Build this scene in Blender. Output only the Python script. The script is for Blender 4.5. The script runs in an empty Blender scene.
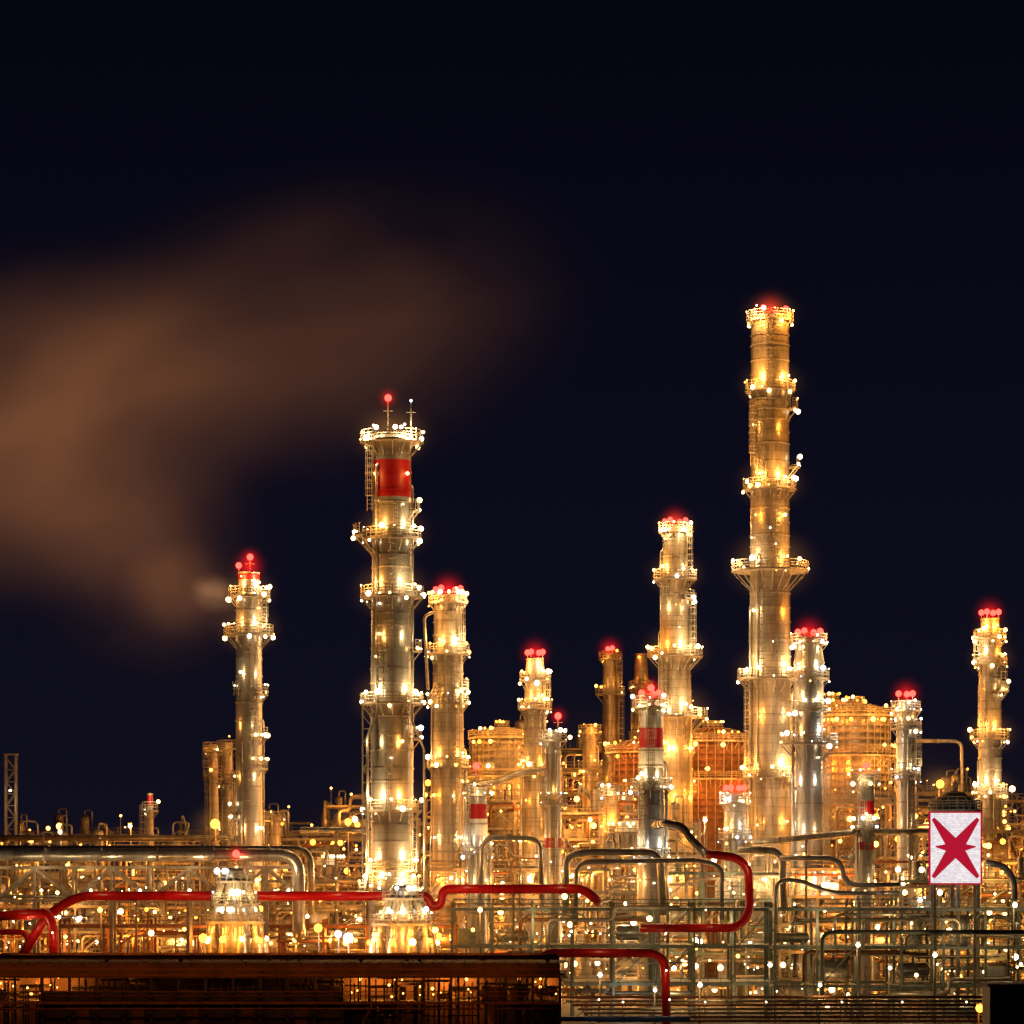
import bpy, math, random
from math import sin, cos, pi, radians
from mathutils import Vector
random.seed(11)
S=0.15; D=500.0; HZ=880.0; CAMH=19.5
def k(Y): return S*(D+Y)/D
def wx(px,Y): return (px-512)*k(Y)
def wz(py,Y): return CAMH+(HZ-py)*k(Y)
def P(px,py,Y): return Vector((wx(px,Y),Y,wz(py,Y)))
scene=bpy.context.scene

# ------------------------------------------------------------------ materials
MATS={}
def newmat(name):
    m=bpy.data.materials.new(name); m.use_nodes=True
    m.node_tree.nodes.clear(); MATS[name]=m; return m,m.node_tree.nodes,m.node_tree.links
def surf(name,col,col2,rough=0.5,metal=0.0,scale=0.4,stretch=(1,1,0.15),bump=0.1,bscale=3.0,panels=None,pmul=.85):
    m,n,l=newmat(name)
    o=n.new('ShaderNodeOutputMaterial'); b=n.new('ShaderNodeBsdfPrincipled'); l.new(b.outputs[0],o.inputs[0])
    tc=n.new('ShaderNodeTexCoord'); mp=n.new('ShaderNodeMapping'); mp.inputs['Scale'].default_value=stretch
    l.new(tc.outputs['Object'],mp.inputs[0])
    nz=n.new('ShaderNodeTexNoise'); nz.inputs['Scale'].default_value=scale; nz.inputs['Detail'].default_value=8; nz.inputs['Roughness'].default_value=0.7
    l.new(mp.outputs[0],nz.inputs[0])
    cr=n.new('ShaderNodeValToRGB'); cr.color_ramp.elements[0].position=0.38; cr.color_ramp.elements[1].position=0.62
    cr.color_ramp.elements[0].color=(*col2,1); cr.color_ramp.elements[1].color=(*col,1)
    l.new(nz.outputs[0],cr.inputs[0]); colout=cr.outputs[0]
    n2=n.new('ShaderNodeTexNoise'); n2.inputs['Scale'].default_value=bscale; n2.inputs['Detail'].default_value=6
    l.new(tc.outputs['Object'],n2.inputs[0])
    hout=n2.outputs[0]
    if panels:
        sp=n.new('ShaderNodeSeparateXYZ'); l.new(tc.outputs['Object'],sp.inputs[0])
        at=n.new('ShaderNodeMath'); at.operation='ARCTAN2'; l.new(sp.outputs[1],at.inputs[0]); l.new(sp.outputs[0],at.inputs[1])
        mu=n.new('ShaderNodeMath'); mu.operation='MULTIPLY'; mu.inputs[1].default_value=3.0; l.new(at.outputs[0],mu.inputs[0])
        cb=n.new('ShaderNodeCombineXYZ'); l.new(mu.outputs[0],cb.inputs[0]); l.new(sp.outputs[2],cb.inputs[1])
        br=n.new('ShaderNodeTexBrick'); br.inputs['Scale'].default_value=1.0; br.inputs['Brick Width'].default_value=panels[0]; br.inputs['Row Height'].default_value=panels[1]
        br.offset=0.5; br.inputs['Mortar Size'].default_value=0.04; br.inputs['Color1'].default_value=(1,1,1,1); br.inputs['Color2'].default_value=(.76,.76,.76,1); br.inputs['Mortar'].default_value=(.42,.39,.35,1)
        l.new(cb.outputs[0],br.inputs[0])
        mx=n.new('ShaderNodeMixRGB'); mx.blend_type='MULTIPLY'; mx.inputs[0].default_value=pmul
        l.new(colout,mx.inputs[1]); l.new(br.outputs[0],mx.inputs[2]); colout=mx.outputs[0]
    l.new(colout,b.inputs['Base Color'])
    b.inputs['Roughness'].default_value=rough; b.inputs['Metallic'].default_value=metal
    bp=n.new('ShaderNodeBump'); bp.inputs['Strength'].default_value=bump; bp.inputs['Distance'].default_value=0.2
    l.new(hout,bp.inputs['Height']); l.new(bp.outputs[0],b.inputs['Normal'])
    return m
surf('cladding',(0.62,0.55,0.44),(0.32,0.27,0.2),0.33,0.55,0.7,(1,1,.12),0.35,2.5,(4.6,1.5),.9)
surf('cladding_bright',(0.64,0.61,0.56),(0.4,0.38,0.34),0.3,0.7,0.5,(1,1,.08),0.18,2.0,(6.2,2.4),.7)
surf('silver',(0.58,0.57,0.55),(0.32,0.31,0.29),0.3,0.7,0.6,(1,1,.2),0.2,2.5)
surf('steel',(0.38,0.34,0.28),(0.2,0.17,0.14),0.6,0.1,0.8,(1,1,1),0.1)
surf('darksteel',(0.07,0.062,0.055),(0.03,0.027,0.025),0.6,0.2,0.8,(1,1,1),0.1)
surf('rust',(0.3,0.12,0.05),(0.13,0.055,0.03),0.7,0.1,0.7,(1,1,.4),0.3)
surf('red_paint',(0.66,0.01,0.012),(0.48,0.008,0.01),0.3,0.0,0.8,(1,1,.3),0.05)
surf('red_band',(0.36,0.002,0.008),(0.25,0.002,0.006),0.45,0.0,0.8,(1,1,.3),0.05)
surf('white_paint',(0.75,0.73,0.7),(0.5,0.48,0.44),0.45,0.0,0.8,(1,1,.15),0.1)
surf('teal',(0.22,0.27,0.24),(0.11,0.145,0.13),0.55,0.1,0.8,(1,1,1),0.1)
surf('roofing',(0.17,0.085,0.05),(0.06,0.032,0.022),0.75,0.1,0.25,(1,1,1),0.4)
surf('concrete',(0.2,0.18,0.16),(0.09,0.085,0.08),0.85,0.0,0.12,(1,1,1),0.3)
surf('blue_paint',(0.03,0.12,0.45),(0.02,0.07,0.3),0.4)
def emit(name,col,st):
    m,n,l=newmat(name); o=n.new('ShaderNodeOutputMaterial'); e=n.new('ShaderNodeEmission')
    e.inputs[0].default_value=(*col,1); e.inputs[1].default_value=st; l.new(e.outputs[0],o.inputs[0])
    m.cycles.emission_sampling='NONE'
    return m
emit('b_warm',(1,.56,.18),11); emit('b_gold',(1,.42,.07),9); emit('b_white',(1,.78,.46),11)
emit('b_cool',(.75,.88,1),7); emit('b_orange',(1,.3,.03),7); emit('b_red',(1,.03,.02),10)
BCOL={'b_warm':(1,.42,.085),'b_gold':(1,.34,.042),'b_white':(1,.66,.29),'b_cool':(.95,.9,.7),'b_orange':(1,.25,.02),'b_red':(1,.02,.01)}
GP=2.5

# ------------------------------------------------------------------ mesh builder
class MB:
    def __init__(s): s.v=[];s.f=[];s.m=[];s.sm=[];s.slots=[];s.L=[]
    def mi(s,mat):
        if mat not in s.slots: s.slots.append(mat)
        return s.slots.index(mat)
    def add(s,vs,fs,mat,smooth=False):
        o=len(s.v); i=s.mi(mat); s.v.extend([tuple(a) for a in vs])
        for f in fs:
            s.f.append([a+o for a in f]); s.m.append(i); s.sm.append(smooth)
    def box(s,a,b,mat):
        x0,y0,z0=a;x1,y1,z1=b
        s.add([(x0,y0,z0),(x1,y0,z0),(x1,y1,z0),(x0,y1,z0),(x0,y0,z1),(x1,y0,z1),(x1,y1,z1),(x0,y1,z1)],
          [(3,2,1,0),(4,5,6,7),(0,1,5,4),(1,2,6,5),(2,3,7,6),(3,0,4,7)],mat)
    def lathe(s,c,prof,seg,mat,smooth=True,caps=True):
        vs=[];fs=[]
        for r,z in prof:
            for i in range(seg):
                a=2*pi*i/seg; vs.append((c[0]+r*cos(a),c[1]+r*sin(a),c[2]+z))
        for j in range(len(prof)-1):
            for i in range(seg):
                i2=(i+1)%seg; fs.append((j*seg+i,j*seg+i2,(j+1)*seg+i2,(j+1)*seg+i))
        s.add(vs,fs,mat,smooth)
        if caps:
            s.add(vs[:seg],[tuple(range(seg-1,-1,-1))],mat); s.add(vs[-seg:],[tuple(range(seg))],mat)
    def tube(s,pts,r,mat,seg=8,fil=0,smooth=True):
        pts=[Vector(p) for p in pts]
        if fil>0 and len(pts)>2:
            q=[pts[0]]
            for i in range(1,len(pts)-1):
                a,b,c=pts[i-1],pts[i],pts[i+1]
                d1=a-b;d2=c-b;f=min(fil,d1.length*.49,d2.length*.49)
                p1=b+d1.normalized()*f;p2=b+d2.normalized()*f
                for t in (0,.2,.4,.6,.8,1): q.append(p1*(1-t)**2+b*2*t*(1-t)+p2*t*t)
            q.append(pts[-1]); pts=q
        n=len(pts)
        t0=(pts[1]-pts[0]).normalized()
        u=t0.orthogonal().normalized()
        vs=[];fs=[]
        for i in range(n):
            if i==0:t=t0
            elif i==n-1:t=(pts[-1]-pts[-2]).normalized()
            else:
                t=(pts[i+1]-pts[i]).normalized()+(pts[i]-pts[i-1]).normalized()
                t=t.normalized() if t.length>1e-6 else t0
            u=(u-t*u.dot(t)); u=u.normalized() if u.length>1e-6 else t.orthogonal().normalized()
            w=t.cross(u)
            for j in range(seg):
                a=2*pi*j/seg; vs.append(pts[i]+u*(r*cos(a))+w*(r*sin(a)))
        for i in range(n-1):
            for j in range(seg):
                j2=(j+1)%seg; fs.append((i*seg+j,i*seg+j2,(i+1)*seg+j2,(i+1)*seg+j))
        fs.append(tuple(range(seg-1,-1,-1))); fs.append(tuple((n-1)*seg+j for j in range(seg)))
        s.add(vs,fs,mat,smooth and seg>5)
    def bar(s,a,b,r,mat): s.tube([a,b],r,mat,4)
    def ball(s,c,r,mat,seg=8,rings=5):
        prof=[(max(r*sin(pi*i/rings),r*.02),-r*cos(pi*i/rings)) for i in range(rings+1)]
        s.lathe(c,prof,seg,mat,True,False)
    def ring(s,c,R,r,mat,a0=0,a1=2*pi,n=28):
        pts=[(c[0]+R*cos(a0+(a1-a0)*i/n),c[1]+R*sin(a0+(a1-a0)*i/n),c[2]) for i in range(n+1)]
        s.tube(pts,r,mat,4)
    def platform(s,c,ri,ro,mat='steel',a0=0,a1=2*pi,h=1.25,n=28,br=True):
        x,y,z=c; vs=[];fs=[]
        for i in range(n+1):
            a=a0+(a1-a0)*i/n
            for rr,zz in((ri,z),(ro,z),(ro,z+.3),(ri,z+.3)): vs.append((x+rr*cos(a),y+rr*sin(a),zz))
        for i in range(n):
            for j in range(4):
                j2=(j+1)%4; fs.append((i*4+j,i*4+4+j,i*4+4+j2,i*4+j2))
        s.add(vs,fs,mat)
        for hh in (.5,.9,h): s.ring((x,y,z+.28+hh),ro-.06,.07,mat,a0,a1,n)
        np_=max(4,int((a1-a0)*ro/1.0))
        for i in range(np_+1):
            a=a0+(a1-a0)*i/np_; q=(x+(ro-.06)*cos(a),y+(ro-.06)*sin(a))
            s.bar((q[0],q[1],z+.2),(q[0],q[1],z+.28+h),.06,mat)
            if br and i%2==0:
                s.bar((x+ri*cos(a),y+ri*sin(a),z-(ro-ri)*.9-.3),(x+(ro-.15)*cos(a),y+(ro-.15)*sin(a),z),.09,mat)
    def ladder(s,x,y,z0,z1,mat,cage=True,w=.35):
        s.box((x-w-.05,y-.05,z0),(x-w+.05,y+.05,z1),mat); s.box((x+w-.05,y-.05,z0),(x+w+.05,y+.05,z1),mat)
        z=z0+.4
        while z<z1: s.bar((x-w,y,z),(x+w,y,z),.035,mat); z+=.6
        if cage:
            z=z0+2.2
            while z<z1:
                s.ring((x,y,z),.62,.045,mat,0,2*pi,8); z+=1.1
            for a in (200,240,270,300,340):
                s.bar((x+.62*cos(radians(a)),y+.62*sin(radians(a)),z0+2.2),(x+.62*cos(radians(a)),y+.62*sin(radians(a)),z1),.035,mat)
    def bulb(s,c,r,mat): s.ball(c,r,mat,7,4)
    def light(s,c,p,mat,rad=.3): s.L.append((Vector(c),p,mat,rad))
    def build(s,name,loc=(0,0,0),shift=True):
        lo=Vector(loc)
        me=bpy.data.meshes.new(name)
        vs=s.v if not shift else [(a[0]-lo.x,a[1]-lo.y,a[2]-lo.z) for a in s.v]
        me.from_pydata(vs,[],s.f)
        for mt in s.slots: me.materials.append(MATS[mt])
        me.polygons.foreach_set('material_index',s.m); me.polygons.foreach_set('use_smooth',s.sm)
        me.update()
        ob=bpy.data.objects.new(name,me); ob.location=lo; scene.collection.objects.link(ob)
        for i,(c,p,mt,rad) in enumerate(s.L):
            ld=bpy.data.lights.new('lamp','POINT'); ld.energy=p*GP; ld.color=BCOL[mt]; ld.shadow_soft_size=rad
            lo_=bpy.data.objects.new('lamp_%d'%(i+1),ld); lo_.parent=ob
            lo_.location=c-lo if shift else c
            scene.collection.objects.link(lo_)
        return ob
RED=[]; WARM=[]
rnd=random.uniform
def pick(style):
    if style=='warm': return random.choice(['b_warm','b_warm','b_gold','b_white'])
    if style=='mix': return random.choice(['b_warm','b_white'])
    if style=='gold': return random.choice(['b_gold','b_gold','b_warm','b_orange'])
    if style=='white': return random.choice(['b_white','b_white','b_warm','b_white','b_cool'])
    return random.choice(['b_cool','b_white','b_white','b_warm'])
def bsize(): return random.choice([.11,.14,.2,.28,.36,.42])

# ------------------------------------------------------------------ towers
def tower(name,px,Y,prof,plats,bands=(),style='warm',shell='cladding',power=1.0,redtop=4,pipes=2,amount=1.0,halo=False):
    m=MB(); kk=k(Y); X=wx(px,Y)
    pr=[(hw*kk,wz(py,Y)) for py,hw in prof][::-1]
    if pr[0][1]>0.01: pr=[(pr[0][0],0.0)]+pr
    def R(z):
        for (r0,z0),(r1,z1) in zip(pr,pr[1:]):
            if z0<=z<=z1: return r0+(r1-r0)*(z-z0)/max(z1-z0,1e-6)
        return pr[-1][0] if z>pr[-1][1] else pr[0][0]
    zs=sorted(set([z for _,z in pr]+[wz(b,Y) for bd in bands for b in bd[:2]]))
    H=pr[-1][1]
    def matat(z):
        for b in bands:
            if wz(b[1],Y)<=z<=wz(b[0],Y): return b[2]
        return shell
    for z0,z1 in zip(zs,zs[1:]):
        m.lathe((0,0,0),[(R(z0),z0),(R(z1-1e-4),z1)],28,matat((z0+z1)/2),True,False)
    m.lathe((0,0,0),[(R(H)*.86,H-1.2),(R(H)*.86,H-1.19)],28,'darksteel')
    m.lathe((0,0,0),[(R(H),H-.02),(R(H)*1.06,H),(R(H)*1.06,H+.25),(R(H)*.87,H+.25),(R(H)*.86,H-1.2)],28,shell,False,False)
    z=rnd(1.5,3)
    while z<H-1:
        r=R(z); m.lathe((0,0,0),[(r,z-.1),(r+.12,z-.1),(r+.12,z+.1),(r,z+.1)],28,matat(z) if random.random()<.6 else 'steel',False,False); z+=rnd(1.6,3.2)
    for i in range(pipes):
        a=radians(random.choice([rnd(200,340),rnd(185,215),rnd(325,355)])); z1=rnd(.55,.95)*H
        r0=max(R(0.5),R(z1*.5))+.45; pr_=rnd(.1,.24)
        r1_=R(z1)
        m.tube([(r0*cos(a),r0*sin(a),0.1),(r0*cos(a),r0*sin(a),z1*.5),((r1_+.4)*cos(a),(r1_+.4)*sin(a),z1*.55),((r1_+.4)*cos(a),(r1_+.4)*sin(a),z1),((r1_-.6)*cos(a),(r1_-.6)*sin(a),z1+.5)],pr_,'silver',7,.5)
    edges=sorted([wz(p[0],Y) for p in plats]+[H*.05])
    for e0,e1 in zip(edges,edges[1:]):
        a=radians(rnd(205,335)); rr=max(R(e0),R(e1))+.75
        m.ladder(rr*cos(a),rr*sin(a),e0,e1+1.2,'steel')
    lev=[]
    for p in plats:
        z=wz(p[0],Y); ro=p[1]*kk; a0,a1=(0,2*pi) if len(p)<4 else (radians(p[2]),radians(p[3]))
        m.platform((0,0,z),R(z)*.99,max(ro,R(z)+.9),'steel',a0,a1,1.4,28 if len(p)<4 else 10)
        full=len(p)<4
        nb=int((14 if full else 4)*amount+.5)
        for i in range(nb):
            a=a0+(a1-a0)*(i+rnd(.2,.8))/nb
            rr=max(ro,R(z)+.9)*random.choice([1.0,.98]); zz=z+random.choice([1.75,1.75,.4,-.3])
            bm=pick(style)
            m.bulb((rr*cos(a),rr*sin(a),zz),bsize()*(1.0 if amount>.7 else .8),bm)
            m.bar((rr*cos(a),rr*sin(a),z),(rr*cos(a),rr*sin(a),zz),.05,'steel')
        if full:
            lev.append((z+2.4,max(ro,R(z)+.9)))
            if halo: WARM.append((Vector((X,Y-ro*.5,z+1)),ro+2.2))  # spot for a painted emissive glow round the platform
    lev.sort()
    allz=[]
    zz=wz(880,Y); pts=[(zz,R(zz)+2)]+lev+[(H,R(H)+1.2)]
    for (a,ra),(b,rb) in zip(pts,pts[1:]):
        n=max(1,int(round((b-a)/8)))
        for i in range(n): allz.append((a+(b-a)*i/n,max(ra,R(a)+1.8) if i==0 else R(a+(b-a)*i/n)+2.4, i==0))
    allz.append((H-.5,R(H)+1.6,True))
    for z,r,isl in allz:
        for a in ((225,315) if R(z)>1.4 else (270+rnd(-40,40),)):
            a=radians(a+rnd(-18,18)); bm=pick(style)
            m.light((r*cos(a)*1.15,r*sin(a)*1.15,z),230*power*max(1,R(z)/1.5)*(1.7 if isl else .6),bm)
            rb=R(z)+.35
            if random.random()<.4*amount:
                m.bulb((rb*cos(a),rb*sin(a),z),rnd(.12,.3),bm)
    for i in range(int(H/12*amount)):
        z=rnd(.2,.98)*H; a=radians(rnd(190,350)); rb=R(z)+.3
        m.bulb((rb*cos(a),rb*sin(a),z),rnd(.09,.17),pick(style))
    if redtop:
        rr=R(H)*1.0
        for i in range(redtop):
            a=2*pi*(i+.5)/redtop+.3
            m.bar((rr*cos(a),rr*sin(a),H),(rr*cos(a),rr*sin(a),H+1.1),.07,'steel')
            m.bulb((rr*cos(a),rr*sin(a),H+1.3),.52,'b_red')
        m.light((0,-R(H)-1.2,H+1.6),170*power,'b_red',.5); m.light((0,0,H+2.2),90,'b_red',.5)
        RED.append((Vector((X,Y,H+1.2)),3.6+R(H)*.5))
    return m.build(name,(X,Y,0),False)

RB='red_band'
tower('flare_stack',249,30,[(574,10.5),(592,11),(600,13),(845,13.5)],[(598,21),(636,25),(694,17,20,100),(696,19,-60,20),(738,19,-70,10),(770,18,-80,20),(815,20,160,220)],
      bands=[(574,580,RB)],redtop=1,power=.75,style='mix',shell='cladding_bright',halo=True)
tower('striped_chimney',392,-10,[(436,19),(520,19.5),(600,20.5),(700,21.5),(865,21),(868,19),(900,22),(915,30),(945,31)],
      [(443,32),(540,30),(536,39,150,215),(512,28,-30,25),(598,32),(705,32),(652,30,-35,30),(740,30,-40,30),(812,30),(872,25),(888,28)],
      bands=[(461,498,RB)],redtop=0,power=.75,style='mix',shell='cladding_bright',halo=True)
tower('refinery_column',448,40,[(597,14),(640,14.5),(700,15.5),(830,16)],[(604,17),(655,22),(690,21,-70,70),(705,21),(768,20)],power=1.0)
tower('refinery_column',535,60,[(660,8.5),(674,10),(710,11),(850,12)],[(682,14),(710,17),(775,17)],power=.9)
tower('refinery_column',610,160,[(655,7),(850,9)],[(660,9),(695,15),(790,14)],style='gold',redtop=2,power=.2,amount=.3)
tower('refinery_column',641,170,[(655,6),(690,8),(850,8)],[(690,10),(740,12)],style='gold',redtop=0,power=.13,amount=.25)
tower('refinery_column',675,100,[(528,11.5),(570,13),(650,15),(715,17),(850,18)],[(533,14),(580,22),(657,28),(718,33),(600,20,-60,30)],power=1.2,halo=True)
tower('distillation_column',770,50,[(318,17),(328,19),(560,19.5),(680,21),(850,22)],[(322,21),(392,25),(410,28,-40,20),(490,27),(468,30,-30,20),(572,39),(680,33),(778,28)],power=1.2,halo=True)
tower('refinery_column',809,20,[(640,12),(660,15),(745,14),(850,15)],[(645,16),(680,18),(745,29),(712,20)],style='white',shell='silver',power=.55,amount=.8)
tower('refinery_column',906,30,[(702,8),(716,10),(850,9)],[(712,14),(730,12),(780,12)],style='white',shell='silver',power=.45,redtop=3,amount=.7)
tower('refinery_column',990,60,[(620,9),(640,11),(850,12)],[(640,12),(665,17),(692,19,-70,60),(740,20),(795,17)],power=1.0,halo=True)
tower('striped_chimney',651,0,[(702,10),(712,12),(790,13),(905,14)],[(708,19),(790,21),(860,18)],bands=[(728,748,RB),(748,768,'white_paint')],style='white',shell='silver',power=.42,redtop=3,amount=.7)
tower('striped_chimney',478,10,[(790,9),(905,10.5)],[(796,13),(855,16)],bands=[(804,819,RB),(819,835,'white_paint')],style='white',shell='silver',power=.33,redtop=0,amount=.6)
tower('striped_chimney',553,5,[(732,9),(742,8),(890,9)],[(742,14),(805,12)],bands=[(838,848,RB)],style='white',shell='silver',power=.28,redtop=0,amount=.6)
tower('striped_chimney',866,0,[(776,8),(900,8.5)],[(782,11),(830,11)],bands=[(801,814,RB),(842,850,RB),(814,828,'white_paint')],style='white',shell='silver',power=.32,redtop=0,amount=.6)
tower('refinery_column',735,30,[(796,10),(870,12)],[(804,15),(840,16)],style='white',shell='silver',power=.4,redtop=4,amount=.7)
tower('small_chimney',150,60,[(795,3),(860,4)],[(812,6)],bands=[(795,806,RB),(806,818,'white_paint')],style='white',redtop=0,power=.15,pipes=0,amount=.3)
tower('refinery_column',590,120,[(728,7),(850,8)],[(734,10),(770,12)],style='gold',redtop=0,power=.4,amount=.6)
tower('refinery_column',612,60,[(790,7),(860,8)],[(796,10)],style='white',redtop=0,power=.3,amount=.6)
tower('refinery_column',213,90,[(746,5),(850,6)],[(752,8),(780,10)],style='gold',redtop=0,power=.08,amount=.12)
tower('refinery_column',227,95,[(744,6),(850,7)],[(750,8),(785,10)],style='gold',redtop=0,power=.08,amount=.12)
tower('refinery_column',275,60,[(818,6),(860,6)],[(822,8)],style='gold',redtop=0,power=.2,amount=.3)

def mast(name,px,py0,py1,Y,r=.12,mat='steel',red=True):
    m=MB(); X=wx(px,Y); z0=wz(py1,Y); z1=wz(py0,Y)
    m.tube([(X,Y,z0),(X,Y,z1)],r,mat,6); m.tube([(X-.7,Y,z0+(z1-z0)*.7),(X+.7,Y,z0+(z1-z0)*.7)],r*.6,mat,4)
    m.lathe((X,Y,z0),[(r*3,0),(r*3,.3),(r,.6)],8,mat,False)
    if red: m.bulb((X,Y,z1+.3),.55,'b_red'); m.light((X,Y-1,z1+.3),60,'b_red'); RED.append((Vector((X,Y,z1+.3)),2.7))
    else: m.bulb((X,Y,z1+.2),.2,'b_cool')
    return m.build(name,(X,Y,z0))
mast('beacon_mast',388,400,437,-10); mast('antenna_mast',411,402,437,-12,.13,'silver',False)
mast('beacon_mast',651,690,703,0); mast('beacon_mast',558,718,733,5); mast('beacon_mast',476,768,791,10); mast('beacon_mast',866,768,777,0)
mast('beacon_mast',236,856,868,-36); mast('beacon_mast',250,559,575,30)

# ------------------------------------------------------------------ vessels & structures
def vessel_v(m,x,y,z0,z1,r,mat='cladding'):
    m.lathe((x,y,0),[(r,z0),(r,z1),(r*.92,z1+r*.25),(r*.7,z1+r*.45),(r*.35,z1+r*.58),(.05,z1+r*.62)],16,mat)
    z=z0+1
    while z<z1: m.lathe((x,y,0),[(r,z-.08),(r+.07,z-.08),(r+.07,z+.08),(r,z+.08)],16,'steel',False,False); z+=2
    m.tube([(x,y,z1+r*.5),(x,y,z1+r*.6+1),(x+r+.5,y,z1+r*.6+1),(x+r+.5,y,z0)],.16,'silver',6,.5)
def vessel_h(m,x0,x1,y,z,r,mat='silver'):
    n=16; L=x1-x0; prof=[(0,.05),(.15*r,.5*r),(.35*r,.85*r),(.55*r,r),(L-.55*r,r),(L-.35*r,.85*r),(L-.15*r,.5*r),(L,.05)]
    vs=[];fs=[]
    for dx,rr in prof:
        for i in range(n):
            a=2*pi*i/n; vs.append((x0+dx,y+rr*cos(a),z+rr*sin(a)))
    for j in range(len(prof)-1):
        for i in range(n): fs.append((j*n+i,(j+1)*n+i,(j+1)*n+(i+1)%n,j*n+(i+1)%n))
    m.add(vs,fs,mat,True)
    for t in(.22,.78): m.box((x0+L*t-.2,y-r*.8,z-r*1.35),(x0+L*t+.2,y+r*.8,z-r*.5),'steel')
    m.tube([(x0+L*.5,y,z+r*.9),(x0+L*.5,y,z+r+1.2),(x0+L*.5+2,y,z+r+1.2)],.18,'silver',6,.4)
def rail(m,a,b,mat,h=1.15):
    a=Vector(a);b=Vector(b)
    for hh in(.55,h): m.bar(a+Vector((0,0,hh)),b+Vector((0,0,hh)),.05,mat)
    n=max(1,int((b-a).length/1.8))
    for i in range(n+1):
        p=a.lerp(b,i/n); m.bar(p,p+Vector((0,0,h)),.045,mat)
def structure(name,p0,p1,top,Y,depth=12,style='warm',mat='steel',dens=1.0,power=1.0,levh=4.6,bay=6.0,topstuff=True,equip=1.0,glow=None,bulbs=1.0):
    m=MB(); x0,x1=wx(p0,Y),wx(p1,Y); H=wz(top,Y); nl=max(1,int(round(H/levh))); lh=H/nl
    nb=max(1,int(round((x1-x0)/bay))); bw=(x1-x0)/nb
    for i in range(nb+1):
        for yy in (Y,Y+depth*.5,Y+depth):
            x=x0+i*bw; m.box((x-.17,yy-.17,0),(x+.17,yy+.17,H+(.0 if i%2 else .8)),mat)
    for l in range(1,nl+1):
        z=l*lh
        for yy in (Y,Y+depth): m.box((x0-.3,yy-.14,z-.42),(x1+.3,yy+.14,z-.04),mat)
        for i in range(nb+1):
            x=x0+i*bw; m.box((x-.12,Y+.14,z-.4),(x+.12,Y+depth-.14,z-.06),mat)
        for i in range(nb):
            xa=x0+i*bw; r=random.random()
            if r<.72:
                m.box((xa+.15,Y+.2,z-.03),(xa+bw-.15,Y+depth-.2,z+.05),mat)
                rail(m,(xa,Y,z),(xa+bw,Y,z),mat)
                if l==nl: rail(m,(xa,Y+depth,z),(xa+bw,Y+depth,z),mat)
            if random.random()<.28:
                m.bar((xa,Y,z-lh),(xa+bw,Y,z-.2),.1,mat)
                if random.random()<.5: m.bar((xa+bw,Y,z-lh),(xa,Y,z-.2),.1,mat)
            if random.random()<.16:
                m.bar((xa+.5,Y-.6,z-lh),(xa+bw-.5,Y-.6,z),.13,mat); m.bar((xa+.5,Y-.6,z-lh+1),(xa+bw-.5,Y-.6,z+1),.05,mat)
            e=random.random()/equip
            yq=Y+rnd(.2,.75)*depth; ve=random.choice(['cladding','silver','cladding','white_paint'])
            zb=z-lh
            if e<.2 and zb+lh*.9<H+1: vessel_v(m,xa+bw*.5,yq,zb+.1,zb+lh*rnd(.45,.7),rnd(.7,1.6),ve)
            elif e<.4: rr=rnd(.6,1.3); vessel_h(m,xa+.4,xa+bw-.4,yq,zb+rr*1.4+.1,rr,ve)
            elif e<.58:
                for q in range(random.randint(2,4)):
                    xx=xa+rnd(.5,bw-.5); m.tube([(xx,yq-2,zb),(xx,yq-2,zb+lh*rnd(.5,.9)),(xx+rnd(-3,3),yq-2,zb+lh*rnd(.5,.9))],rnd(.1,.28),random.choice(['silver','cladding','steel']),7,.6)
            elif e<.68: m.box((xa+.8,yq-1,zb+.1),(xa+bw*.6,yq+1,zb+rnd(1.2,2.6)),random.choice(['steel','white_paint','teal']))
        for q in range(random.randint(2,4)):
            ya=Y-rnd(.4,1.2) if q==0 else Y+rnd(.5,depth*.6); r=rnd(.1,.32); zz=z-rnd(.7,1.8)
            xa=x0+rnd(0,.4)*(x1-x0); xb=x1-rnd(0,.4)*(x1-x0)
            dz=rnd(-1,1)*lh*.6
            pts=[(xa,ya,max(.1,zz-lh*.8)),(xa,ya,zz),((xa+xb)/2,ya,zz),((xa+xb)/2,ya,zz+dz),(xb,ya,zz+dz),(xb,ya+2,zz+dz)]
            m.tube(pts,r,random.choice(['silver','steel','cladding','rust','steel']),8,1.0)
        nlamp=int((x1-x0)/2.4*dens*bulbs+.5)
        for q in range(nlamp):
            x=rnd(x0,x1); yy=random.choice([Y-.25,Y-.25,Y+depth*.3]); zz=z-rnd(.5,lh*.6) if random.random()<.6 else z+rnd(1.3,2.3)
            bm=pick(glow or style); br=random.choice([.07,.09,.12,.18,.28,.42])*(1+max(Y,0)/300); m.bulb((x,yy,zz),br,bm)
            m.bar((x,yy,min(zz,z)),(x,yy,max(zz,z)),.04,mat)
    nL=max(1,int((x1-x0)/9*dens+.5))
    for l in range(0,nl+1,1 if lh>6 else 2):
        z=(l+.5)*lh
        if z>H+2: continue
        for q in range(nL):
            x=x0+(q+rnd(.15,.85))/nL*(x1-x0)
            m.light((x,Y-rnd(2,4) if random.random()<.5 else Y+depth*.35,z+rnd(-.3,.6)),300*power*rnd(.4,1.6),pick(style),.5)
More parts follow.
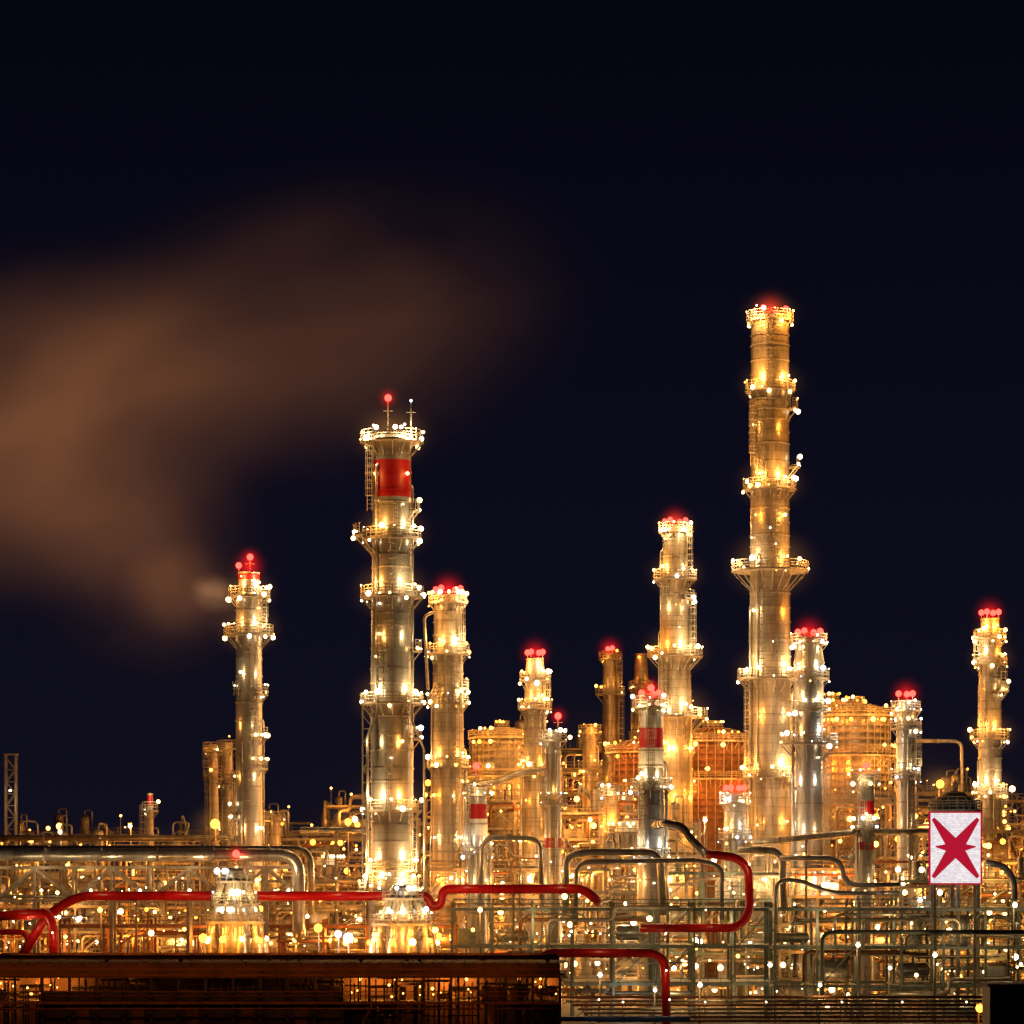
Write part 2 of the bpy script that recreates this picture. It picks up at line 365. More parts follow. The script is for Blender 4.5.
    if topstuff:
        for q in range(int((x1-x0)/4)):
            x=rnd(x0+.5,x1-.5); t=random.random()
            if t<.4: vessel_v(m,x,Y+depth*rnd(.3,.8),H,H+rnd(1,4),rnd(.4,1.3),'cladding')
            elif t<.75:
                h=rnd(1.5,5); m.tube([(x,Y+depth*.5,H),(x,Y+depth*.5,H+h),(x+rnd(-3,3),Y+depth*.5,H+h),(x+rnd(1,4),Y+depth*.5,H)],rnd(.12,.3),'silver',7,.8)
            else:
                h=rnd(2,6); m.bar((x,Y+2,H),(x,Y+2,H+h),.07,mat); m.bulb((x,Y+2,H+h),.22,pick(style))
    return m.build(name,((x0+x1)/2,Y,0))

SN='process_structure'
for a in [(-30,60,838,140),(50,140,834,150),(150,240,836,150),(255,330,832,140),(325,372,805,120),(425,478,792,140),(470,530,742,120),(525,600,768,130),
          (560,628,748,190),(690,760,770,170),(745,830,770,150),(820,895,745,130),(888,975,792,120),(965,1060,800,130)]:
    warm=a[0]>300
    structure(SN,*a,depth=14,style='gold',dens=1.2 if warm else .8,power=3.0 if warm else .7)
for a in [(-30,95,850,60,'gold',1.2),(90,200,848,70,'gold',1.3),(262,372,838,60,'gold',1.9),(418,478,822,70,'gold',2.5),(485,545,800,80,'gold',2.6),(560,640,812,60,'gold',2.5),
          (612,700,826,50,'gold',2.5),(745,800,808,90,'gold',2.8),(815,895,802,60,'gold',2.8),(885,985,828,50,'gold',2.4),(980,1060,830,50,'gold',2.3)]:
    structure(SN,a[0],a[1],a[2],a[3],depth=13,style=a[4],power=a[5],dens=1.2)
for a in [(-30,110,905,10,'gold',2.2,'steel'),(110,205,900,5,'gold',2.5,'steel'),(262,375,880,15,'gold',2.5,'steel'),(425,560,868,20,'gold',2.2,'steel'),
          (560,650,862,18,'warm',1.7,'steel'),(660,790,872,15,'warm',1.7,'teal'),(780,930,868,15,'gold',1.9,'steel'),(900,1060,880,0,'warm',1.5,'teal')]:
    structure(SN,a[0],a[1],a[2],a[3],depth=12,style=a[4],power=a[5],mat=a[6],dens=1.2,levh=4.2,glow='mix')
structure('pipe_rack',452,775,908,-35,depth=14,style='cool',mat='teal',power=.42,dens=.9,levh=5,topstuff=False,equip=.7,glow='warm',bulbs=.55)
structure('pipe_rack',775,1070,908,-45,depth=18,style='cool',mat='teal',power=.42,dens=.9,levh=5,topstuff=False,equip=.7,glow='warm',bulbs=.55)
structure('pipe_rack',60,455,925,-30,depth=10,style='gold',mat='rust',power=1.7,dens=1.1,levh=4,topstuff=False,equip=.7)

# ------------------------------------------------------------------ domed, hooped tanks and spheres
def hoop_tank(px,Y,hw,top,mat='rust',style='gold',pw=1.0,dome=.42):
    m=MB(); X=wx(px,Y); r=hw*k(Y); Ht=wz(top,Y); H=Ht-r*dome
    prof=[(r,0),(r,H)]+[(max(r*cos(t*pi/2),.1),H+r*dome*sin(t*pi/2)) for t in (.12,.25,.38,.5,.62,.75,.88,1)]
    m.lathe((0,0,0),prof,48,mat)
    z=1
    while z<H:
        m.lathe((0,0,0),[(r,z-.2),(r+.38,z-.2),(r+.38,z+.2),(r,z+.2)],48,'rust' if mat=='rust' else 'steel',False,False); z+=1.2
    for t in (.1,.22,.34,.46,.58,.7,.85): m.ring((0,0,H+r*dome*sin(t*pi/2)+.1),r*cos(t*pi/2)+.1,.17,'rust' if mat=='rust' else 'steel',n=40)
    for i in range(28):
        a=2*pi*i/28; m.bar(((r+.42)*cos(a),(r+.42)*sin(a),0),((r+.42)*cos(a),(r+.42)*sin(a),H),.12,'steel')
        m.tube([((q[0]+.2)*cos(a),(q[0]+.2)*sin(a),q[1]+.1) for q in prof[1:]],.1,'steel',4)
    m.platform((0,0,H),r,r+1.3,'steel',n=40)
    m.platform((0,0,H-7),r+.4,r+1.6,'steel',n=40)
    m.platform((0,0,Ht-.3),.5,r*.3,'steel',n=14)
    for i in range(24):
        a=radians(rnd(180,360)); zz=random.choice([H+1.8,H-5,H-.6]); m.bulb(((r+1.3)*cos(a),(r+1.3)*sin(a),zz),rnd(.12,.45),pick(style))
    for i in range(6): a=rnd(0,6.28); m.bulb((r*.3*cos(a),r*.3*sin(a),Ht+1.2),rnd(.15,.3),pick(style))
    for i in range(4):
        a=radians(200+45*i)
        for dz in (1,-8): m.light(((r+4)*cos(a),(r+4)*sin(a),H+dz),800*pw,pick(style))
    m.light((0,-r*.6,Ht+3),600*pw,'b_gold')
    return m.build('storage_tank',(X,Y,0),False)
hoop_tank(650,105,38,738,pw=.8); hoop_tank(713,120,36,728,pw=.8); hoop_tank(856,85,32,704,'cladding',pw=1.0); hoop_tank(502,105,27,728,'cladding',pw=.8)
hoop_tank(832,150,26,700,'cladding',pw=.9)
def sphere_tank(px,py,Y,rp,style='warm'):
    m=MB(); r=rp*k(Y); z=wz(py,Y)
    m.ball((0,0,z),r,'white_paint',28,16)
    for i in range(8):
        a=2*pi*i/8; m.tube([(r*cos(a),r*sin(a),0),(r*cos(a),r*sin(a),z)],.3,'steel',7)
        m.bar((r*cos(a),r*sin(a),1),(r*cos(a+pi/4),r*sin(a+pi/4),z-1),.1,'steel')
    m.platform((0,0,z+.2),r,r+1.1,'steel'); m.platform((0,0,z+r*.95),.4,r*.4,'steel',n=12)
    for i in range(8): a=radians(rnd(190,350)); m.bulb(((r+1)*cos(a),(r+1)*sin(a),z+1.8),.25,pick(style))
    for a in (215,325): m.light(((r+3)*cos(radians(a)),(r+3)*sin(radians(a)),z+3),200,pick(style))
    return m.build('spherical_tank',(wx(px,Y),Y,0),False)
sphere_tank(630,835,40,16); sphere_tank(325,868,25,13)

def heater(px,Y,top,bot,hw):
    m=MB(); kk=k(Y); H=wz(top,Y); zb=wz(bot,Y); r=hw*kk*.5
    m.lathe((0,0,0),[(r*1.2,0),(r*1.2,zb+2),(r,zb+5),(r,H-1),(r*.7,H)],24,'silver')
    for i in range(10):
        a=2*pi*i/10; c=(cos(a),sin(a))
        m.tube([(c[0]*r*2.1,c[1]*r*2.1,zb-1),(c[0]*r*1.9,c[1]*r*1.9,zb+3),(c[0]*r*1.25,c[1]*r*1.25,H-3),(c[0]*r*.9,c[1]*r*.9,H-1.5)],.38,'cladding',8,1.2)
        m.lathe((c[0]*r*2.1,c[1]*r*2.1,0),[(.8,0),(.8,zb-1),(.45,zb+.6)],10,'cladding')
        m.bulb((c[0]*r*2.4,c[1]*r*2.4,zb+rnd(-.2,.4)),rnd(.3,.5),'b_orange' if i%2 else 'b_warm')
    for z,ro in((H-2,r*1.5),(H-5,r*1.8),(zb+2.2,r*2.3)): m.platform((0,0,z),r,ro,'steel')
    for i in range(18): a=radians(rnd(180,360)); m.bulb((r*1.7*cos(a),r*1.7*sin(a),random.choice([H-.4,H-3.2,zb+4])),bsize(),pick('white'))
    for a in(225,270,315):
        m.light((r*3.1*cos(radians(a)),r*3.1*sin(radians(a)),zb+1),420,'b_gold'); m.light((r*2.6*cos(radians(a)),r*2.6*sin(radians(a)),H-3),200,'b_white')
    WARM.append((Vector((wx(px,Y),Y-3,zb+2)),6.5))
    return m.build('process_heater',(wx(px,Y),Y,0),False)
heater(235,-58,868,940,26); heater(403,-58,885,942,28)

# ------------------------------------------------------------------ pipe bridge & individual pipes
def pipeobj(name,pts,Y,rpx,mat,fil=1.6,support=0,flanges=True,fill_lamps=0):
    m=MB(); r=rpx*k(Y); W=[Vector((wx(p[0],Y+(p[2] if len(p)>2 else 0)),Y+(p[2] if len(p)>2 else 0),wz(p[1],Y))) for p in pts]
    m.tube(W,r,mat,14,fil)
    for a,b in zip(W,W[1:]):
        L=(b-a).length; d=(b-a).normalized()
        if flanges and L>5:
            n=int(L/9)+1
            for i in range(n):
                c=a+d*(L*(i+.5)/n); m.tube([c-d*.12,c+d*.12],r*1.22,mat,14,0,False)
            if support and abs(d.x)>.8:
                n=max(1,int(L/support))
                for i in range(n):
                    c=a+d*(L*(i+.5)/n); m.box((c.x-.15,c.y-.15,0),(c.x+.15,c.y+.15,c.z-r),'steel'); m.box((c.x-.25,c.y-1.2,c.z-r-.3),(c.x+.25,c.y+1.2,c.z-r+.02),'steel')
            if fill_lamps:
                n=max(1,int(L/8))
                for i in range(n):
                    c=a+d*(L*(i+rnd(.3,.7))/n); q=c+Vector((0,-1.6,2.4)); m.tube([c+Vector((0,0,0)),c+Vector((0,0,2.5)),q+Vector((0,0,.1))],.05,'steel',6,.3); m.bulb(q,.11,'b_white'); m.light(q+Vector((0,-1.6,-.6)),fill_lamps,'b_white')  # lamps added along the pipe to brighten it
    return m.build(name,tuple(W[0]))
m=MB(); Y=-32
zt,zb=wz(866,Y),wz(899,Y); xa,xb=wx(-40,Y),wx(304,Y)
for yy in (Y-1.8,Y+1.8):
    m.box((xa,yy-.2,zt-.45),(xb,yy+.2,zt),'steel'); m.box((xa,yy-.2,zb-.4),(xb,yy+.2,zb),'steel')
    n=9; w=(xb-xa)/n
    for i in range(n):
        p=xa+i*w; m.box((p-.14,yy-.14,zb),(p+.14,yy+.14,zt-.45),'steel')
        if i%2: m.bar((p,yy,zb),(p+w,yy,zt-.3),.24,'steel')
        else: m.bar((p,yy,zt-.3),(p+w,yy,zb),.24,'steel')
for i in range(0,10,2):
    p=xa+i*w
    for yy in (Y-1.8,Y+1.8): m.box((p-.25,yy-.25,0),(p+.25,yy+.25,zb-.4),'steel')
for i in range(10): p=xa+i*w; m.box((p-.1,Y-1.6,zt-.4),(p+.1,Y+1.6,zt-.02),'steel'); m.box((p-.1,Y-1.6,zb-.35),(p+.1,Y+1.6,zb-.02),'steel')
for i in range(7):
    p=xa+(i+.7)*(xb-xa)/7; m.bulb((p,Y-2.1,zb+1.2),.22,'b_white'); m.light((p,Y-5,zt-.5),110,'b_white')
for i in range(2): m.tube([(xa,Y-.6+i,zb+.35),(xb,Y-.6+i,zb+.35)],.26,'silver',10)
m.build('pipe_bridge',((xa+xb)/2,Y,0))
pipeobj('large_pipe',[(-40,855),(298,855),(299,935),(299,935.1,4)],-34,6.5,'silver',2.6)
pipeobj('large_pipe',[(-40,849),(310,849),(312,915)],-30,3.5,'silver',2.2)
pipeobj('large_pipe',[(-40,838),(240,838),(240,870)],30,3,'cladding',2.0,12)
pipeobj('large_pipe',[(300,830),(372,830),(372,900)],10,3,'silver',2.0,12)
pipeobj('red_pipe',[(-30,918),(48,913),(54,928),(54,1000)],-54,5,'red_paint',1.6,fill_lamps=50)
pipeobj('red_pipe',[(20,960),(48,914),(78,896),(428,896),(431,907),(441,905),(443,889),(584,889),(597,900),(598,902,3)],-52,4.8,'red_paint',2.0,14,fill_lamps=50)
pipeobj('red_pipe',[(-30,932),(28,932),(30,1000)],-50,3,'red_paint',1.2)
pipeobj('red_pipe',[(535,966),(545,953),(655,953),(665,962),(667,1040)],-90,4.5,'red_paint',1.5,fill_lamps=45)
pipeobj('red_pipe',[(640,928),(738,928),(750,912),(748,868),(736,857),(706,854)],-58,4.4,'red_paint',1.6,fill_lamps=40)
pipeobj('large_pipe',[(706,854),(690,838),(682,826),(664,823),(655,823,20)],-58,4.0,'silver',1.6)
pipeobj('large_pipe',[(566,915),(566,856),(586,852),(660,852),(664,915)],-15,3.6,'silver',2.2)
pipeobj('large_pipe',[(576,925),(576,862),(700,860),(722,866),(722,920)],-20,2.4,'silver',2.0)
pipeobj('large_pipe',[(738,850),(782,850),(784,910)],-10,3.6,'silver',2.2)
pipeobj('large_pipe',[(752,843),(860,832),(960,832)],0,3.2,'cladding',2.2,12)
pipeobj('large_pipe',[(449,850),(451,803),(463,786),(500,782),(520,772),(548,772)],48,3.6,'cladding',3)
pipeobj('large_pipe',[(480,900),(482,838),(540,838),(542,900)],-5,2.6,'silver',2)
pipeobj('large_pipe',[(915,741),(962,741),(963,850)],70,1.8,'cladding',1.5)
pipeobj('large_pipe',[(916,741),(916,850)],70,1.2,'cladding',1.5)
pipeobj('large_pipe',[(780,858),(840,858),(845,885),(900,885)],-12,2.6,'silver',2)
pipeobj('large_pipe',[(985,862),(1005,866),(1014,880),(1014,940)],-30,3.2,'silver',2)
pipeobj('large_pipe',[(776,925),(776,880),(800,880),(830,893),(900,893)],-46,2.2,'silver',2)
pipeobj('large_pipe',[(822,1000),(822,932),(1060,932)],-64,2.2,'teal',1.5)
pipeobj('large_pipe',[(428,690),(424,616),(434,612)],36,1.6,'steel',1.5)
for i in range(7):
    pipeobj('ground_pipe',[(560+i*6,997+i*4),(1080,997+i*4)],-70-i*3,1.4,random.choice(['steel','rust','cladding']),1,0,fill_lamps=7 if i==6 else 0)
pipeobj('blue_pipe',[(556,1019),(690,1019)],-95,2.6,'blue_paint',1,fill_lamps=12)

m=MB(); Y=60; X=wx(11,Y); z1=wz(755,Y); hw=.85
for sx in(-1,1):
    for sy in(-1,1): m.box((X+sx*hw-.1,Y+sy*hw-.1,0),(X+sx*hw+.1,Y+sy*hw+.1,z1),'steel')
z=0;f=1
while z<z1-2:
    for sy in(-1,1): m.bar((X-hw*f,Y+sy*hw,z),(X+hw*f,Y+sy*hw,z+2),.07,'steel'); m.bar((X-hw,Y+sy*hw,z),(X+hw,Y+sy*hw,z),.06,'steel')
    for sx in(-1,1): m.bar((X+sx*hw,Y-hw*f,z),(X+sx*hw,Y+hw*f,z+2),.07,'steel')
    z+=2;f=-f
m.box((X-1.1,Y-1.1,z1),(X+1.1,Y+1.1,z1+.2),'steel'); m.light((X+2,Y-4,z1-8),120,'b_white'); m.bulb((X,Y-1,z1-6),.2,'b_white')
m.build('lattice_mast',(X,Y,0))
m=MB(); Y=-4; X=wx(368,Y); z1=wz(705,Y)
for sx in(-1,1):
    for sy in(-1,1): m.box((X+sx*.8-.07,Y+sy-.07,0),(X+sx*.8+.07,Y+sy+.07,z1),'steel')
z=0;f=1
while z<z1-2:
    for sy in(-1,1): m.bar((X-.8*f,Y+sy,z),(X+.8*f,Y+sy,z+2),.06,'steel'); m.bar((X-.8,Y+sy,z),(X+.8,Y+sy,z),.06,'steel')
    z+=2;f=-f
m.build('stair_tower',(X,Y,0))

# ------------------------------------------------------------------ illuminated sign
m,n,l=newmat('sign_white'); o=n.new('ShaderNodeOutputMaterial'); e=n.new('ShaderNodeEmission'); l.new(e.outputs[0],o.inputs[0])
tc=n.new('ShaderNodeTexCoord'); sp=n.new('ShaderNodeSeparateXYZ'); l.new(tc.outputs['Object'],sp.inputs[0]); cb=n.new('ShaderNodeCombineXYZ'); l.new(sp.outputs[0],cb.inputs[0]); l.new(sp.outputs[2],cb.inputs[1])
br=n.new('ShaderNodeTexBrick'); br.offset=0.5; br.inputs['Scale'].default_value=1; br.inputs['Brick Width'].default_value=.42; br.inputs['Row Height'].default_value=.3; br.inputs['Mortar Size'].default_value=.02
br.inputs['Color1'].default_value=(1,.95,.95,1); br.inputs['Color2'].default_value=(.78,.7,.74,1); br.inputs['Mortar'].default_value=(.62,.5,.52,1)
l.new(cb.outputs[0],br.inputs[0]); l.new(br.outputs[0],e.inputs[0]); e.inputs[1].default_value=1.0
emit('sign_red',(.45,.008,.03),1.0)
m=MB(); Y=-50; kk=k(Y); X=wx(955.5,Y); Z=wz(848,Y); w=25*kk; h=35*kk
m.box((X-w,Y,Z-h),(X+w,Y+.6,Z+h),'sign_white')
for a,b in (((X-w-.2,Y-.1,Z-h-.2),(X+w+.2,Y+.7,Z-h)),((X-w-.2,Y-.1,Z+h),(X+w+.2,Y+.7,Z+h+.2)),((X-w-.2,Y-.1,Z-h),(X-w,Y+.7,Z+h)),((X+w,Y-.1,Z-h),(X+w+.2,Y+.7,Z+h))): m.box(a,b,'sign_red')
def spike(ax,az,wd,tip,yy):
    L=math.hypot(ax*w,az*h); ux,uz=ax*w/L,az*h/L; p_,q_=-uz,ux
    m.add([(X+p_*wd,yy,Z+q_*wd),(X-p_*wd,yy,Z-q_*wd),(X+ax*w-p_*tip,yy,Z+az*h-q_*tip),(X+ax*w+p_*tip,yy,Z+az*h+q_*tip)],[(0,1,2,3)],'sign_red')
for i,(ax,az) in enumerate([(-.9,.84),(.9,.84),(.9,-.84),(-.9,-.84)]): spike(ax,az,1.0,.25,Y-.1-.01*i)
spike(.8,0.04,.8,.08,Y-.15); spike(-.8,0.04,.8,.08,Y-.16)
for sx in(-.8,.8): m.box((X+sx*w-.2,Y+.75,0),(X+sx*w+.2,Y+1.1,Z+h*.8),'steel')
m.light((X,Y-5,Z),40,'b_white',2.0)
m.build('illuminated_sign',(X,Y,Z))
m=MB(); Y=-38; r=23*k(Y); H=wz(812,Y); zz=wz(850,Y)
m.lathe((0,0,0),[(r,zz),(r,H),(r*.95,H+r*.25),(r*.75,H+r*.55),(r*.45,H+r*.8),(.1,H+r*.92)],28,'darksteel')
for i in range(12):
    a=2*pi*i/12; m.tube([((r+.1)*cos(a),(r+.1)*sin(a),zz),((r+.1)*cos(a),(r+.1)*sin(a),H),(r*.78*cos(a),r*.78*sin(a),H+r*.56),(.1*cos(a),.1*sin(a),H+r*.95)],.09,'steel',4)
    if i%3==0: m.box((r*cos(a)-.25,r*sin(a)-.25,0),(r*cos(a)+.25,r*sin(a)+.25,zz),'steel')
for t in (.25,.5,.75): m.ring((0,0,H+r*.92*sin(t*pi/2)),r*cos(t*pi/2)+.12,.07,'steel')
m.platform((0,0,H),r,r+.5,'steel'); m.lathe((0,0,H+r*.9),[(.4,0),(.4,1),(.1,1.5)],8,'steel'); m.light((0,-r-4,H+5),90,'b_white')
m.build('domed_silo',(wx(955,Y),Y,0),False)

# ------------------------------------------------------------------ foreground shed
m=MB(); Y=-150; x0,x1=wx(-40,Y),wx(560,Y); zt=wz(963,Y); dp=34; zb=wz(978,Y)
m.box((x0,Y,zt-.35),(x1,Y+dp,zt),'roofing')
m.box((x0,Y-.15,zb),(x1,Y-.001,zt-.1),'roofing')
x=x0
while x<x1: m.box((x,Y-.3,zt-.2),(x+.12,Y+dp,zt+.1),'roofing'); x+=1.1
for i in range(2): z=zb+.25+i*.6; m.box((x0,Y-.28,z),(x1,Y-.152,z+.12),'rust')
for i in range(26):
    xx=rnd(x0,x1); yy=Y+rnd(3,30); m.lathe((xx,yy,zt),[(.2,0),(.2,.25),(.35,.3),(.1,.5)],10,'roofing')
for i in range(5):
    yy=Y+5+i*6; m.tube([(x0,yy,zt+.35),(x1,yy,zt+.35)],rnd(.07,.14),random.choice(['rust','steel']),6)
nb=22; w=(x1-x0)/nb
for i in range(nb+1):
    for yy in (Y+.2,Y+dp-.4): m.box((x0+i*w-.14,yy,0),(x0+i*w+.14,yy+.3,zb if yy<Y+1 else zt-.36),'darksteel')
    if i%2: m.tube([(x0+i*w,Y+dp-6,zt),(x0+i*w,Y+dp-6,zt+.9),(x0+i*w,Y+dp-7,zt+1.1)],.05,'darksteel',6); m.light((x0+i*w,Y+dp-12,zt+2.6),90,'b_orange')  # lamps added to light the dark shed roof
zm=wz(1001,Y)
for i in range(nb):
    p=(x0+i*w); pxx=512+p/k(Y)
    rail(m,(p,Y-.4,zm),(p+w,Y-.4,zm),'rust',1.0)
    m.box((p+.15,Y+.1,zm-.3),(p+w-.15,Y+dp-1,zm-.1),'darksteel')
    m.box((p,Y-.05,zm-.35),(p+w,Y+.09,zm-.05),'rust')
    if 40<pxx<330:
        m.box((p+.01,Y+.52,0),(p+w-.01,Y+.7,wz(991,Y)),'darksteel')
        if i%2==0: m.box((p+.8,Y+.4,0),(p+w-.8,Y+.519,zm-.6),'roofing')
    m.box((p,Y+9,0),(p+w,Y+9.2,zt-.5),'roofing')
    # stored equipment, ducts and racks inside the shed
    for q in range(7):
        xx=p+rnd(.2,w-.2); yy=Y+rnd(1,7.5); m.box((xx-.07,yy,0),(xx+.07,yy+.1,zb+rnd(-1.0,.3)),'darksteel')
    for q in range(5):
        zz=rnd(zm-2,zb-.1); m.tube([(p,Y+rnd(2,7),zz),(p+w,Y+rnd(3,6),zz)],rnd(.06,.18),random.choice(['steel','darksteel','rust']),6)
    for q in range(2):
        if random.random()<.7: xx=p+rnd(0,w-1.2); yy=Y+rnd(2,5); zz=random.choice([0,zm]); m.box((xx,yy,zz),(xx+rnd(.6,1.8),yy+1.3,zz+rnd(.5,1.7)),random.choice(['darksteel','roofing','rust']))
    if random.random()<.35: vessel_h(m,p+.2,p+w-.2,Y+6.6,zm+.9,.55,'steel')
    if i%2==0:
        m.tube([(p+w/2,Y-.2,zt-.3),(p+w/2,Y-1.6,zt+.3),(p+w/2,Y-2.6,zt+.05)],.04,'darksteel',6,.4); m.light((p+w/2,Y-5,zt-.3),55,'b_orange')  # floodlights added to brighten the fascia from the front
    if (pxx<45 and random.random()<.9) or (300<pxx and random.random()<.65) or random.random()<.25:
        pw=rnd(.3,1.0) if (pxx<45 or pxx>300) else .25
        m.light((p+w*rnd(.2,.8),Y+7.6,zb-.6),240*pw,'b_gold',.1)
        for q in range(4): m.bulb((p+rnd(.3,w-.3),Y+rnd(1,8),zb-rnd(.1,2.0)),rnd(.07,.17),'b_gold')
        if pw>.7: m.light((p+w*rnd(.2,.8),Y+7,zm-1.0),35*pw,'b_orange',.1)
m.tube([(x0,Y-.6,zm-.8),(x1,Y-.6,zm-.8)],.09,'rust',8)
m.build('industrial_shed',(x0,Y,0))
m=MB(); Y=-140; X0,X1=wx(990,Y),wx(1045,Y); H=wz(984,Y)
m.box((X0,Y,0),(X1,Y+6,H-.3),'darksteel'); m.box((X0-.3,Y-.3,H-.3),(X1+.3,Y+6.3,H),'roofing')
for i in range(3): m.box((X0+.6+i*2,Y-.06,H-2.2),(X0+1.7+i*2,Y-.002,H-1),'roofing')
m.box((X0+.6,Y-.05,0),(X0+1.6,Y-.003,2.1),'rust')
m.build('control_hut',(X0,Y,0))

# ------------------------------------------------------------------ street lamps
def lamp_post(px,py,Y,mt,p,r=.34):
    m=MB(); c=P(px,py,Y)
    m.tube([(c.x,c.y+1.2,0),(c.x,c.y+1.2,c.z+.5),(c.x,c.y,c.z+.55)],.11,'steel',7,.5); m.lathe((c.x,c.y+1.2,0),[(.3,0),(.3,.4),(.12,.8)],8,'steel')
    m.box((c.x-.3,c.y-.3,c.z+.35),(c.x+.3,c.y+.35,c.z+.5),'steel'); m.bulb((c.x,c.y,c.z),r,mt); m.light((c.x,c.y-.8,c.z-.5),p,mt)
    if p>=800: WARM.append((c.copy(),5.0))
    m.build('street_lamp',(c.x,c.y,0))
for a in [(215,824,20,'b_orange',900,.8),(130,826,40,'b_warm',500),(60,832,50,'b_white',300),(348,938,-62,'b_cool',300,.7),(338,934,-60,'b_cool',250,.5),(203,938,-64,'b_orange',300,.6),(318,928,-62,'b_orange',300,.6),
          (940,784,40,'b_orange',900,.7),(920,900,-30,'b_cool',150),(858,945,-60,'b_white',120,.3),(700,985,-75,'b_white',150,.3),(935,955,-66,'b_white',120,.3),(980,1008,-100,'b_orange',130,.55),(600,975,-60,'b_white',120,.3),
          (480,910,-42,'b_warm',250),(520,840,0,'b_warm',400),(705,820,20,'b_white',400),(1015,905,-50,'b_white',150),(348,822,50,'b_orange',800,.6),(175,880,-5,'b_white',250),(770,965,-60,'b_white',120,.3),(655,990,-80,'b_white',100,.25),
          (890,968,-66,'b_white',100,.25),(820,985,-70,'b_white',100,.25),(590,820,40,'b_warm',500),(100,910,-45,'b_gold',250),(375,935,-64,'b_gold',250,.45),(435,930,-64,'b_gold',250,.45)]: lamp_post(*a)

m=MB(); m.add([(-6000,-700,0),(6000,-700,0),(6000,9000,0),(-6000,9000,0)],[(0,1,2,3)],'concrete'); m.build('ground')

# ------------------------------------------------------------------ volumes: emissive glow painted round lamps, self-lit smoke plume
def volmat(name,col,strength,scale=None,seed=0,thr=.3,hi=.75,interp='SMOOTHERSTEP',power=1.0,step=1.0):
    m,n,l=newmat(name); o=n.new('ShaderNodeOutputMaterial'); e=n.new('ShaderNodeEmission'); l.new(e.outputs[0],o.inputs['Volume'])
    try: m.cycles.volume_step_rate=step
    except Exception as ex: print('step',ex)
    tc=n.new('ShaderNodeTexCoord')
    ln=n.new('ShaderNodeVectorMath'); ln.operation='LENGTH'; l.new(tc.outputs['Object'],ln.inputs[0])
    mr=n.new('ShaderNodeMapRange'); mr.interpolation_type=interp; mr.inputs['From Min'].default_value=1; mr.inputs['From Max'].default_value=0; l.new(ln.outputs['Value'],mr.inputs['Value'])
    pw=n.new('ShaderNodeMath'); pw.operation='POWER'; pw.inputs[1].default_value=power; l.new(mr.outputs[0],pw.inputs[0]); out=pw.outputs[0]
    if scale:
        nz=n.new('ShaderNodeTexNoise'); nz.inputs['Scale'].default_value=scale; nz.inputs['Detail'].default_value=3; nz.inputs['Distortion'].default_value=.4
        mp=n.new('ShaderNodeMapping'); mp.inputs['Location'].default_value=(seed,seed*2,0); l.new(tc.outputs['Object'],mp.inputs[0]); l.new(mp.outputs[0],nz.inputs[0])
        m2=n.new('ShaderNodeMapRange'); m2.inputs['From Min'].default_value=thr; m2.inputs['From Max'].default_value=hi; l.new(nz.outputs[0],m2.inputs['Value'])
        ml=n.new('ShaderNodeMath'); ml.operation='MULTIPLY'; l.new(out,ml.inputs[0]); l.new(m2.outputs[0],ml.inputs[1]); out=ml.outputs[0]
    m3=n.new('ShaderNodeMath'); m3.operation='MULTIPLY'; m3.inputs[1].default_value=strength; l.new(out,m3.inputs[0])
    l.new(m3.outputs[0],e.inputs[1]); e.inputs[0].default_value=(*col,1)
def blob(name,mat,c,rad,rot,parent,seg=28):
    b=MB(); b.ball((0,0,0),1,mat,seg,seg//2); ob=b.build(name); ob.location=c; ob.scale=rad; ob.rotation_euler=(0,rot,0); ob.parent=parent; return ob
volmat('beacon_mist_mat',(1,.012,.008),.6,interp='LINEAR',power=5.0,step=2.0)  # bloom round the beacons, painted as self-glowing spheres
volmat('lamp_mist_mat',(1,.42,.1),.055,interp='LINEAR',power=3.0,step=2.0)  # lamp bloom put into volume emission, nothing scatters
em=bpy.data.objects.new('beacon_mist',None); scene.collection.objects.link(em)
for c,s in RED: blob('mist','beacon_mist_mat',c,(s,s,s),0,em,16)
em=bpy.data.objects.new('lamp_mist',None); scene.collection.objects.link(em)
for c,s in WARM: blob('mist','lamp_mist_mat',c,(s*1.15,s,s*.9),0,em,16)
volmat('plant_mist_mat',(1,.4,.1),.0011,interp='SMOOTHERSTEP',power=1.0,step=4.0)  # warm glow over the plant, painted as faint emission
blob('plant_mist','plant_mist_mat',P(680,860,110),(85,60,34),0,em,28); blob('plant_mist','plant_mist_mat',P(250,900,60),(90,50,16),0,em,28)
em=bpy.data.objects.new('smoke_plume',None); scene.collection.objects.link(em)
Y=110; kk=k(Y); SC=(1,.365,.115)  # plant light on the smoke is put into its emission colour
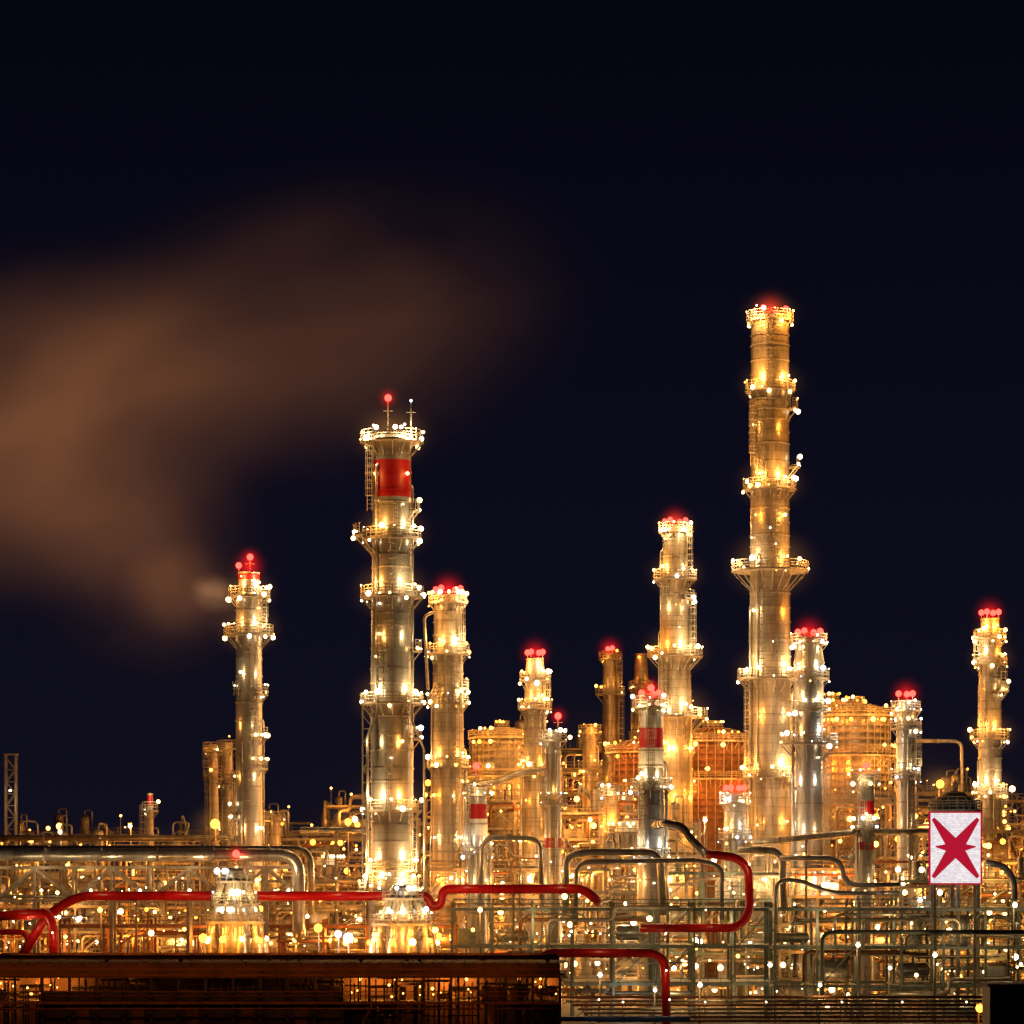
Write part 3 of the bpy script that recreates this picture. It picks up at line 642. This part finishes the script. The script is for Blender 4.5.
for nm,c,rad,rot,st,sc,sd,thr,hi in (('smoke_bank',P(15,430,Y),(360*kk,35,200*kk),-18,.0078,1.7,3,.28,.72),('smoke_trail',P(300,335,Y),(350*kk,30,180*kk),-12,.0035,1.6,7,.26,.76),
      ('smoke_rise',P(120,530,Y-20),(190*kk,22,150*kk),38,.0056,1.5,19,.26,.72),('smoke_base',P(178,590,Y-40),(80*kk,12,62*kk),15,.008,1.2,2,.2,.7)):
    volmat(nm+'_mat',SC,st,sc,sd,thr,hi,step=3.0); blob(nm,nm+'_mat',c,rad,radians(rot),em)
volmat('steam_puff_mat',(1,.48,.2),.075,1.6,5,.15,.7,step=2.0); blob('steam_puff','steam_puff_mat',P(215,594,40),(34*k(40),4,25*k(40)),radians(20),em)  # lit look of the steam is painted in as emission

# ------------------------------------------------------------------ world, camera
w=bpy.data.worlds.new('World'); scene.world=w; w.use_nodes=True; n=w.node_tree.nodes; l=w.node_tree.links; n.clear()
o=n.new('ShaderNodeOutputWorld'); bg=n.new('ShaderNodeBackground'); l.new(bg.outputs[0],o.inputs[0])
tc=n.new('ShaderNodeTexCoord'); sp=n.new('ShaderNodeSeparateXYZ'); l.new(tc.outputs['Generated'],sp.inputs[0])
cr=n.new('ShaderNodeValToRGB'); l.new(sp.outputs[2],cr.inputs[0]); el=cr.color_ramp.elements
el[0].position=0; el[0].color=(.0054,.0048,.0115,1); el[1].position=.28; el[1].color=(.0012,.0013,.0042,1)
q=el.new(.12); q.color=(.0036,.0033,.0098,1)
l.new(cr.outputs[0],bg.inputs[0]); bg.inputs[1].default_value=1.0
cam=bpy.data.cameras.new('camera'); co=bpy.data.objects.new('camera',cam); scene.collection.objects.link(co); scene.camera=co
co.location=(0,-D,CAMH); co.rotation_euler=(radians(90),0,0); cam.sensor_width=36; cam.lens=36*D/(1024*S); cam.shift_y=(HZ-512)/1024
cam.clip_end=20000; cam.clip_start=1
scene.view_settings.view_transform='Standard'; scene.view_settings.look='None'; scene.view_settings.exposure=0
print('LIGHTS',len(bpy.data.lights),'FACES',sum(len(x.polygons) for x in bpy.data.meshes))
